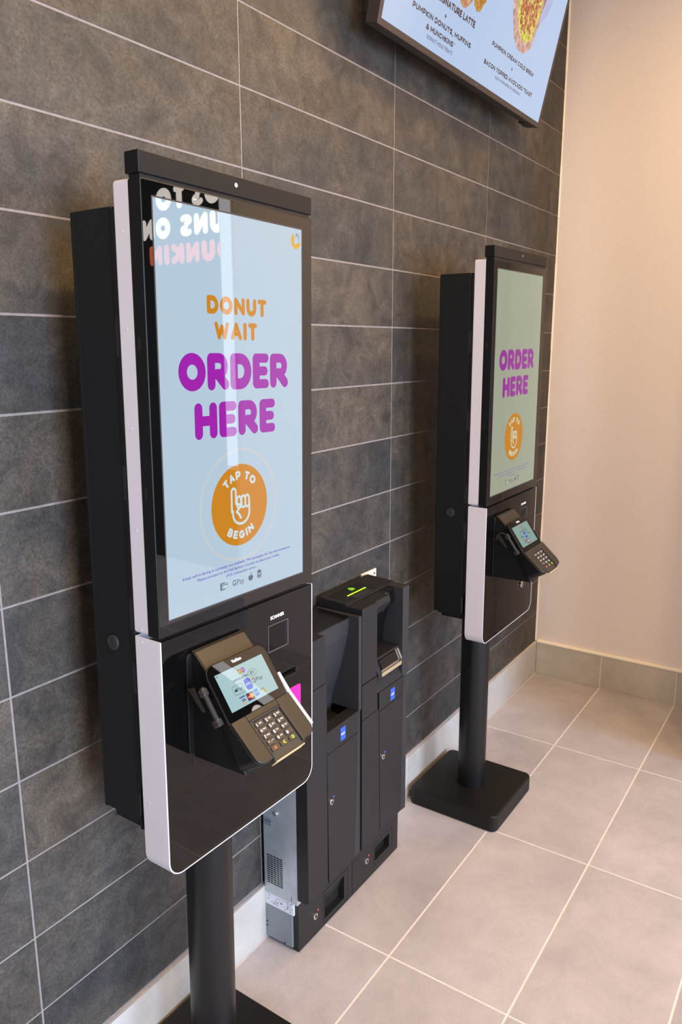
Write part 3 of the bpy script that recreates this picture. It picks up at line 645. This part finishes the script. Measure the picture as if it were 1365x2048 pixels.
    for r_, row in enumerate(rows):
        for c_, ch in enumerate(row):
            u = -.0225 + .0212 * c_; w = .0222 + .01085 * r_
            if kme is None: o = mk('key', bm, M['key'], t); kme = o.data
            else: o = mk('key', None, None, t, shared=kme)
            p = Vector(low(u, w, .0012)); o.matrix_basis = Matrix.Translation(p) @ Matrix.Rotation(-a, 4, 'X')
            ff = onZ(.0022); bl = NB()
            if r_ < 4:
                text(bl, ch, ff, -.0062, None, -.0024, .0050, .03)
                if sub[ch]: text(bl, sub[ch], ff, -.0004, .0062, -.0002, .0022, .01)
                lm = M['white']
            elif ch == 'X': stroke(bl, [(-.0022, -.002), (.0022, .002)], .0010, ff); stroke(bl, [(-.0022, .002), (.0022, -.002)], .0010, ff); lm = M['keyred']
            elif ch == '<': stroke(bl, [(.0020, -.0024), (-.0018, 0), (.0020, .0024)], .0011, ff); lm = M['keyyel']
            else: stroke(bl, arc(0, 0, .0022, .0022, 0, 360, 14), .0010, ff); lm = M['keygrn']
            mk('key_legend', bl, lm, o)
    # swipe rail on the right flank, stylus in its holder on the left flank
    bm = NB(); prism(bm, [(-.008, -.004), (-.008, -.001), (-.045, .002), (-.106, .0150), (-.108, .010), (-.045, -.006)], 0, .0718, .0775); mk('swipe_rail', bm, M['rail'] if near else M['clear'], t, .001)  # near rail's white colour stands in for a bright reflection
    bm = NB(); prism(bm, circ(-.0765, -.012, .0042, 16), 1, -.040, .024); sty = mk('stylus', bm, M['padrim'], t, smooth=True)
    bm = NB(); box(bm, (-.0825, .010, -.018), (-.0705, .022, -.007)); mk('stylus_clip', bm, M['padrim'], t, .002)
    bm = NB(); box(bm, (-.0825, -.040, -.020), (-.0705, -.028, -.007)); mk('stylus_clip', bm, M['padrim'], t, .002)
    bm = NB(); prism(bm, [(.030, -.030), (.034, -.042), (-.010, -.034), (-.010, -.030)], 0, -.0770, -.0740); mk('side_fin', bm, M['brown'], t)
    if not near:
        bm = NB(); pts = [(-.074, .012 + .010 * math.sin(q * .3) , -.02 - .003 * q) for q in range(2)]
        pts = [Vector((-.0765, .022, -.012)), Vector((-.080, .034, -.020)), Vector((-.083, .034, -.034)), Vector((-.080, .024, -.048))]
        for p, q in zip(pts[:-1], pts[1:]):
            dd = (q - p); rot = dd.to_track_quat('Z', 'Y').to_matrix()
            A = [bm.verts.new(p + rot @ Vector((.0012 * math.cos(R(60 * i)), .0012 * math.sin(R(60 * i)), 0))) for i in range(6)]
            B = [bm.verts.new(q + rot @ Vector((.0012 * math.cos(R(60 * i)), .0012 * math.sin(R(60 * i)), 0))) for i in range(6)]
            for i in range(6): bm.faces.new((A[i], A[(i + 1) % 6], B[(i + 1) % 6], B[i]))
        mk('stylus_cord', bm, M['padrim'], t)
    return t
for near in (True, False):
    k_, ln = kiosk(near); terminal(k_, ln, near)

# ================================================================== CASH MACHINE (two units against the wall)
YW = -.0115; YB = -.145
def lockset(parent, x, z, y, r, dot):
    bm = NB(); prism(bm, circ(x, z, r, 20), 1, y - .004, y + .001); lk = mk('lock', bm, M['chrome'], parent, .001)
    bm = NB(); prism(bm, circ(x, z, r * .45, 12), 1, y - .0045, y - .0038); mk('keyhole', bm, M['slot'], lk)
    bm = NB(); prism(bm, circ(x + r * 1.6, z + r * 1.0, .0026, 12), 1, y - .0006, y + .0002); mk('lock_mark', bm, dot, lk)
def badge(parent, x, z, y):
    bm = NB(); box(bm, (x - .0105, y - .0006, z - .0165), (x + .0105, y, z + .0165)); b_ = mk('badge', bm, M['blue'], parent)
    letters('badge_lettering', lambda bm: text(bm, 'GLORY', onY(y - .0008), x - .0082, x + .0082, z - .0025, .0048, .03), M['white'], b_)
def kick(parent, x0, x1, pocket, lk):
    yk = -.109
    bm = NB(); a, b, c, d = pocket     # pocket x0,x1,z0,z1
    for q in (((x0, yk, .002), (a, -.020, .132)), ((b, yk, .002), (x1, -.020, .132)), ((a, yk, .002), (b, -.020, c)), ((a, yk, d), (b, -.020, .132)), ((a, yk + .018, c), (b, -.020, d))): box(bm, *q)
    kp = mk('plinth', bm, M['plinth'], parent)
    bm = NB(); prism(bm, [(yk + .018, d - .001), (yk + .018, c + (d - c) * .3), (yk + .003, d - .001)], 0, a + .012, b - .002); mk('pull_handle', bm, M['machine'], kp)
    bm = NB(); ring(bm, [(a - .006, c - .012), (b + .018, c - .012), (b + .018, d + .012), (a - .006, d + .012)], [(a - .0045, c - .0105), (b + .0165, c - .0105), (b + .0165, d + .0105), (a - .0045, d + .0105)], 1, yk - .0004, yk + .001); mk('drawer_gap', bm, M['slot'], kp)
    lockset(parent, lk[0], lk[1], yk, .0085, M['reddot'])
# --- coin unit
cu = thing('coin_recycler', 'left coin unit of the black cash machine, with open scooped bowl and bare metal side', 'cash machine', (.72, -.07, 0), 'cash machine units')
def L(o): o.location = Vector(o.location) - Vector((.72, -.07, 0)); return o
class OffP:  # children are written in room coordinates and moved to the unit's own origin
    pass
def shift_children(root):
    off = root.location.copy()
    for ch in root.children: ch.location = ch.location - off
x0, x1 = .607, .8385
bm = NB(); box(bm, (x0, -.111, .136), (x1 - .004, YW, .5190)); ch = mk('chassis', bm, M['steel'], cu)
bm = NB()
for c_ in range(5):
    for r_ in range(14):
        y = -.0205 - .0098 * c_ ; z = .1655 + .0058 * r_
        box(bm, (x0 - .0003, y - .0082, z), (x0 + .0002, y, z + .0030))
stuff(mk('vent_slot', bm, M['slot'], ch))
bm = NB(); prism(bm, circ(-.0515, .362, .0052, 20), 0, x0 - .004, x0 + .001); mk('bolt', bm, M['chrome'], ch, .001)
bm = NB(); box(bm, (x0 - .0004, -.036, .322), (x0 + .0004, -.0125, .343)); mk('side_cutout', bm, M['greyplate'], ch)
bm = NB(); box(bm, (x0 - .0004, -.036, .334), (x0 - .0002, -.0125, .3355)); mk('cutout_edge', bm, M['slot'], ch)
bm = NB(); box(bm, (x0 - .0004, -.0945, .142), (x0 + .0002, -.0935, .155)); mk('side_notch', bm, M['slot'], ch)
bm = NB(); box(bm, (x0 + .0020, -.098, .1010), (x0 + .03, YW, .1365)); lb = mk('specification_label', bm, M['paper'], cu)
bm = NB(); rnd = random.Random(11)
for k_ in range(46):
    y = rnd.uniform(-.092, -.016); z = rnd.uniform(.105, .131); w = rnd.uniform(.002, .007); box(bm, (x0 + .0017, y - w, z), (x0 + .0021, y, z + .0011))
stuff(mk('label_print', bm, M['ink'], lb))
bm = NB(); box(bm, (x0 + .001, -.093, .010), (x0 + .020, YW, .101)); mk('lower_side_plate', bm, M['greyplate'], cu)
for y, z in ((-.016, .040), (-.016, .052), (-.07, .014)):
    bm = NB(); prism(bm, circ(y, z, .002, 8), 0, x0 - .0002, x0 + .0012); mk('rivet', bm, M['slot'], cu)
kick(cu, .6135, .8500, (.722, .812, .020, .088), (.680, .058))
# front column, doors, bowl
bm = NB()
box(bm, (x0, YB, .690), (.6835, YW, .8060)); mk('front_column', bm, M['machine'], cu, .002)
bm = NB(); prism(bm, [(-.112, .151), (YB + .006, .151), (YB, .158), (YB, .6880), (-.112, .6880)], 0, x0, .6880); mk('front_column', bm, M['machine'], cu, .0015)
bm = NB(); box(bm, (x0 + .001, YB + .003, .600), (.687, YW, .6895)); mk('column_seam', bm, M['slot'], cu)
bm = NB(); prism(bm, [(YW, .806), (-.1165, .8000), (-.1130, .758), (-.0970, .690), (-.0800, .632), (-.0660, .590), (-.0600, .545), (-.0600, .520), (YW, .520)], 0, .6837, .8262); bowl = mk('coin_bowl', bm, M['mgrey'], cu)
bm = NB(); prism(bm, [(-.140, .520), (-.058, .520), (-.058, .538), (-.110, .530), (-.140, .555)], 0, .6838, .8260); mk('bowl_floor', bm, M['rubber'], bowl)
bm = NB(); prism(bm, [(-.1165, .8003), (YW, .8062), (YW, .8085), (-.1168, .8030)], 0, .6100, .8250); mk('top_panel', bm, M['mgloss'], cu)
bm = NB(); box(bm, (.8262, YB, .5600), (x1, YW, .8065)); mk('bowl_side_wall', bm, M['mgrey'], cu, .0015)
bm = NB(); prism(bm, [(.6885, .5055), (.8245, .5055), (.8262, .5620), (.6840, .5620)], 1, YB, -.112); mk('badge_panel', bm, M['machine'], cu, .001)
badge(cu, .7545, .533, YB)
bm = NB(); prism(bm, [(.6925, .158), (.8085, .158), (.8235, .5040), (.6890, .5040)], 1, YB, -.112); mk('front_door', bm, M['machine'], cu, .001)
bm = NB(); prism(bm, [(.8090, .1560), (.8400, .1575), (.8385, .5590), (.8268, .5590), (.8242, .5040)], 1, YB + .004, -.112); mk('door_frame', bm, M['mgrey'], cu, .001)
bm = NB(); box(bm, (.6885, YB + .006, .156), (.8260, -.111, .560)); mk('door_gap', bm, M['slot'], cu)
lockset(cu, .7015, .377, YB, .0075, M['bluedot'])
shift_children(cu)
# --- banknote unit
nu = thing('banknote_recycler', 'taller right unit of the black cash machine with green light bar and clear note tray', 'cash machine', (.96, -.07, 0), 'cash machine units')
x0, x1 = .8420, 1.0775
kick(nu, .8520, 1.0950, (.967, 1.046, .036, .078), (.921, .065))
bm = NB(); box(bm, (x0, -.112, .136), (x1, YW, .5700)); mk('chassis', bm, M['machine'], nu)
bm = NB(); box(bm, (x0, YB, .6225), (.9125, YW, .8210)); mk('front_column', bm, M['machine'], nu, .002)
bm = NB(); prism(bm, [(x0, .5270), (.9165, .5270), (.9135, .6205), (x0, .6205)], 1, YB, -.100); mk('front_column', bm, M['machine'], nu, .001)
bm = NB(); prism(bm, [(x0, .157), (.9320, .163), (.9230, .5255), (x0, .5255)], 1, YB, -.112); mk('front_column', bm, M['machine'], nu, .001)
bm = NB(); box(bm, (x0 + .001, YB + .004, .50), (.915, YW, .6300)); mk('column_seam', bm, M['slot'], nu)
# note recess: back wall, side wall, inlet hood with slot, tray
bm = NB(); prism(bm, [(YW, .822), (-.1000, .8200), (-.1000, .770), (-.0850, .700), (-.0800, .640), (-.0800, .600), (YW, .600)], 0, .9127, 1.0450); rec = mk('note_recess', bm, M['mgloss'], nu)
bm = NB(); box(bm, (1.0450, YB, .5720), (x1, YW, .8225)); mk('recess_side_wall', bm, M['mgrey'], nu, .002)
bm = NB(); prism(bm, [(-.098, .8200), (-.1330, .8170), (-.1380, .8020), (-.1180, .7700), (-.098, .7660)], 0, .9127, .9900); hood = mk('note_inlet', bm, M['machine'], nu, .001)
bm = NB(); prism(bm, [(-.098, .8200), (-.1150, .8180), (-.1180, .7780), (-.098, .7660)], 0, .9902, 1.0448); mk('inlet_shelf', bm, M['mgloss'], nu, .001)
bm = NB(); prism(bm, [(-.118, .8160), (-.1335, .8120), (-.1390, .7980), (-.1270, .7850), (-.118, .7870)], 0, .9920, 1.0150); mk('inlet_guide', bm, M['clear'], hood)
bm = NB(); prism(bm, [(YB, .6080), (YB - .003, .6250), (-.1330, .6600), (-.0810, .6620), (-.0810, .5990), (-.1360, .5990)], 0, .9150, 1.0448); mk('note_tray', bm, M['machine'], nu, .001)
bm = NB(); prism(bm, [(YB - .0062, .6150), (YB - .0070, .6300), (-.1390, .6560), (-.1350, .6560), (YB - .0030, .6290), (YB - .0022, .6150)], 0, .9300, 1.0360); tr = mk('tray_cover', bm, M['clear'], nu)
bm = NB(); box(bm, (.9330, YB - .0035, .6120), (1.0340, YB - .0026, .6220)); mk('tray_edge', bm, M['tan'], tr)
bm = NB(); prism(bm, [(-.1340, .5985), (YB, .5720), (-.100, .5720), (-.100, .5985)], 0, .9140, 1.0448); mk('lower_chin', bm, M['machine'], nu, .001)
bm = NB(); prism(bm, [(.9255, .5180), (1.0520, .5180), (1.0560, .5700), (.9245, .5700)], 1, YB, -.112); mk('badge_panel', bm, M['machine'], nu, .001)
badge(nu, .9930, .541, YB)
bm = NB(); prism(bm, [(.9345, .165), (1.0480, .163), (1.0510, .5165), (.9257, .5165)], 1, YB, -.112); mk('front_door', bm, M['machine'], nu, .001)
bm = NB(); prism(bm, [(1.0488, .1580), (1.0810, .1540), (x1, .5718), (1.0565, .5718), (1.0518, .5165)], 1, YB + .004, -.111); mk('door_frame', bm, M['mgrey'], nu, .001)
bm = NB(); box(bm, (.9240, YB + .006, .160), (1.0550, -.111, .571)); mk('door_gap', bm, M['slot'], nu)
lockset(nu, .9435, .381, YB, .0075, M['bluedot'])
# top: back plate, control panel, light bar, padlock mark
bm = NB(); prism(bm, [(YW, .8200), (-.098, .8200), (-.098, .8250), (YW, .8300)], 0, x0, x1); tp = mk('top_cover', bm, M['machine'], nu, .001)
def ontop(dz): return lambda u, v: (u, v, .8300 - (YW - v) * (.0050 / .0865) + dz)
def topquad(name, x0_, x1_, y0_, y1_, dz, m, par):
    f = ontop(dz); bm = NB(); bm.faces.new([bm.verts.new(f(*p)) for p in ((x0_, y0_), (x1_, y0_), (x1_, y1_), (x0_, y1_))]); return mk(name, bm, m, par)
topquad('control_panel', .8600, 1.0000, -.0850, -.0300, .0005, M['mgloss'], tp)
topquad('light_bar', .8930, .9790, -.0695, -.0650, .0010, M['led'], tp)
topquad('note_window', .8950, .9720, -.0960, -.0755, .0008, M['mgrey'], tp)
def padl(bm):
    f = ontop(.0011); stroke(bm, [(.936, -.052), (.936, -.043), (.951, -.043), (.951, -.052), (.936, -.052)], .0009, f); stroke(bm, [(.939, -.043), (.939, -.038), (.948, -.038), (.948, -.041)], .0009, f)
    for q in (-.0462, -.0488): stroke(bm, [(.939, q), (.949, q)], .0008, f)
stuff(letters('padlock_mark', padl, M['led'], tp))
def dotsf(bm):
    f = ontop(.0011)
    for i in range(4):
        for j in range(3): disc(bm, (.865 + .004 * i, -.044 + .004 * j), .0008, f, 6)
stuff(letters('braille_dots', dotsf, M['mgrey'], tp))
shift_children(nu)
# socket plate behind the banknote unit
t = thing('wall_outlet', 'small ivory outlet box in the tiles just above the banknote unit', 'outlet', (1.098, -.001, .790))
bm = NB(); box(bm, (-.038, -.004, -.055), (.038, .001, .042)); mk('cover_plate', bm, M['outlet'], t, .001)
bm = NB(); box(bm, (-.020, -.0065, .010), (.012, -.0038, .034)); rc = mk('receptacle', bm, M['white'], t, .0015)
for x in (-.010, .000):
    bm = NB(); box(bm, (x, -.0068, .018), (x + .002, -.0064, .028)); mk('socket_slot', bm, M['slot'], rc)
bm = NB(); prism(bm, circ(.026, .030, .003, 10), 1, -.0052, -.0038); mk('plate_screw', bm, M['brass'], t)

# ================================================================== MENU SCREEN
TH = R(12.8)
tv = thing('menu_screen', 'large flat menu display high on the slate wall, tilted down, listing pumpkin drinks', 'screen', (.98, -.09, 2.15))
# local frame: x along wall, y up the tilted panel, z out of the screen
tv.rotation_euler = (math.pi / 2 + TH, 0, 0)
SWd, SHt = 1.0105, .5685
bm = NB(); prism(bm, rrect(-.0010, .0065, 1.0400, .0065 + SHt + .030, .003, 2), 2, -.034, .0); fr = mk('bezel', bm, M['tvframe'], tv, .0015)
bm = NB(); prism(bm, rrect(.020, .030, 1.020, .560, .01, 3), 2, -.060, -.033); mk('back_cover', bm, M['tvback'], tv, .004)
tvm = lcd('menu_lcd_blue', (172, 196, 229), rough=0.25)
bm = NB(); box(bm, (.0118, .0210, -.0005), (.0118 + SWd, .0210 + SHt, .0006)); ts = mk('screen', bm, tvm, tv)
brn = lcd('menu_ink_brown', (62, 46, 50), rough=0.3); grb = lcd('menu_ink_grey', (96, 100, 120), rough=0.3)
f = onZ(.0009); f2 = onZ(.0012); f3 = onZ(.0015)
for s_, a_, b_, z_, h_ in (('SIGNATURE LATTE', .2360, .4520, .1285, .0165), ('PUMPKIN DONUTS, MUFFINS', .1290, .4520, .0805, .0125), ('& MUNCHKINS', .2075, .3560, .0570, .0125),
                           ('+', .2850, .2960, .1030, .0110), ('PUMPKIN CREAM COLD BREW', .5730, .8970, .1235, .0120), ('+', .7290, .7390, .0995, .0110), ('BACON TOPPED AVOCADO TOAST', .5470, .9215, .0715, .0120)):
    letters('menu_line', lambda bm: word(bm, s_, .27, f, a_, b_, z_, z_ + h_, .05), brn, ts)
for s_, a_, b_, z_, h_ in (('DONUT HOLE TREATS', .2200, .3610, .0400, .0090), ('ALSO AVAILABLE IN ORIGINAL', .6350, .8310, .0560, .0075), ('®', .3580, .3660, .0640, .0060)):
    letters('small_menu_line', lambda bm: text(bm, s_, f, a_, b_, z_, h_, .02), grb, ts)
letters('maker_mark', lambda bm: text(bm, 'NEC', onZ(.0003), .5220, .5450, .0110, .0050, .03), grb, fr)
# food pictures
rnd = random.Random(5)
def blob(name, pts, m, fn):
    bm = NB(); bm.faces.new([bm.verts.new(fn(*p)) for p in pts]); return mk(name, bm, m, ts)
def wob(cx, cy, rx, ry, rot, n=30, j=.05, seed=1):
    q = random.Random(seed); out = []
    for k in range(n):
        a_ = 2 * math.pi * k / n; r_ = 1 + q.uniform(-j, j); u, v = rx * r_ * math.cos(a_), ry * r_ * math.sin(a_)
        out.append((cx + u * math.cos(rot) - v * math.sin(rot), cy + u * math.sin(rot) + v * math.cos(rot)))
    return out
crust = blotch_mat('toast_crust', [(150, 108, 100), (196, 156, 146), (226, 196, 184)], 50)
avo = blotch_mat('avocado_spread', [(150, 120, 30), (206, 196, 70), (236, 232, 160)], 80)
bac = blotch_mat('bacon_bits', [(110, 30, 18), (176, 92, 40), (232, 190, 150)], 95)
don = blotch_mat('donut_glaze', [(150, 96, 60), (190, 136, 96), (214, 170, 140)], 45)
crm = blotch_mat('donut_crumb', [(140, 84, 16), (184, 128, 34), (206, 160, 60)], 80)
blob('cup_picture', [(.800, .240), (.850, .280), (.900, .420), (.790, .420)], lcd('cup_mauve', (150, 112, 126), rough=.3), f)
blob('cup_shade', [(.850, .250), (.900, .300), (.940, .420), (.900, .420), (.868, .320)], lcd('cup_lavender', (168, 176, 214), rough=.3), f)
blob('toast_picture', wob(.735, .320, .108, .170, .30, 40, .03, 2), crust, f2)
blob('avocado_picture', wob(.742, .335, .090, .150, .30, 44, .05, 3), avo, f3)
bm = NB(); q = random.Random(9)
for k in range(260):
    a_ = q.uniform(0, 6.283); r_ = math.sqrt(q.random()); u, v = .075 * r_ * math.cos(a_), .135 * r_ * math.sin(a_)
    cx, cy = .742 + u * math.cos(.3) - v * math.sin(.3), .335 + u * math.sin(.3) + v * math.cos(.3)
    bm.faces.new([bm.verts.new(onZ(.0018 + k * 1e-6)(*p)) for p in wob(cx, cy, q.uniform(.005, .012), q.uniform(.004, .009), q.uniform(0, 3), 9, .25, k)])
stuff(mk('bacon_picture', bm, bac, ts))
blob('donut_picture', wob(.375, .235, .052, .082, -.12, 30, .02, 4), don, f2)
blob('bite_picture', wob(.452, .225, .038, .058, -.25, 26, .07, 6), crm, f3)
blob('crumb_picture', wob(.4360, .1490, .0022, .0030, 0, 8, .2, 7), lcd('crumb_pink', (190, 130, 150)), f3)
# wall bracket, foot bracket and standby light
bm = NB(); box(bm, (.30, .10, -.075), (.74, .46, -.058)); mk('wall_mount', bm, M['metalblk'], tv)
bm = NB(); box(bm, (1.000, .004, -.045), (1.030, .012, -.020)); box(bm, (.955, .0035, -.040), (1.000, .0085, -.018)); mk('corner_bracket', bm, M['tvback'], tv)
bm = NB(); prism(bm, circ(1.0402, .1135, .0030, 10), 2, -.0130, -.0085); mk('standby_light', bm, M['led'], tv)

# ================================================================== things only mirrored in the glossy fronts
t = thing('wall_sign', 'black lettered wall panel that shows mirrored in the top of the near screen', 'sign', (XE - .012, -2.945, 2.02))
bm = NB(); box(bm, (-.010, -1.0, -1.86), (.0115, .53, .80)); mk('panel', bm, M['slot'], t)
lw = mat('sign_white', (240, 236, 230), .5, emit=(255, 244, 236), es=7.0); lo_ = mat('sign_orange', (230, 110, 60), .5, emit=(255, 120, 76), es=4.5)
fs = lambda u, v: (-.0105, u - 0.0, v)
def mir(y0, y1, z0, z1, s, bm):   # reads from +y to -y seen from the room
    f = lambda u, v: (-.0106, -u, v); word(bm, s, .37, f, -y0, -y1, z0, z1, .10)
letters('sign_upper_line', lambda bm: (mir(.500, .290, .170, .290, 'OS', bm), mir(.240, .000, .170, .290, 'TO', bm)), lw, t)
letters('sign_middle_line', lambda bm: (mir(.524, .188, .020, .136, 'UNS', bm), mir(.110, -.130, .020, .136, 'ON', bm)), lw, t)
letters('sign_lower_line', lambda bm: mir(.575, -.075, -.122, -.010, 'DUNKIN', bm), lo_, t)
wn = struct(qbox('window_1', (2.065, -2.030, .86), (2.105, -1.951, 2.72), M['white']))
qbox('window_pane', (2.0610, -2.022, .88), (2.0648, -1.959, 2.70), mat('daylit_pane', (240, 244, 250), .2, emit=(236, 242, 255), es=2.6), wn)
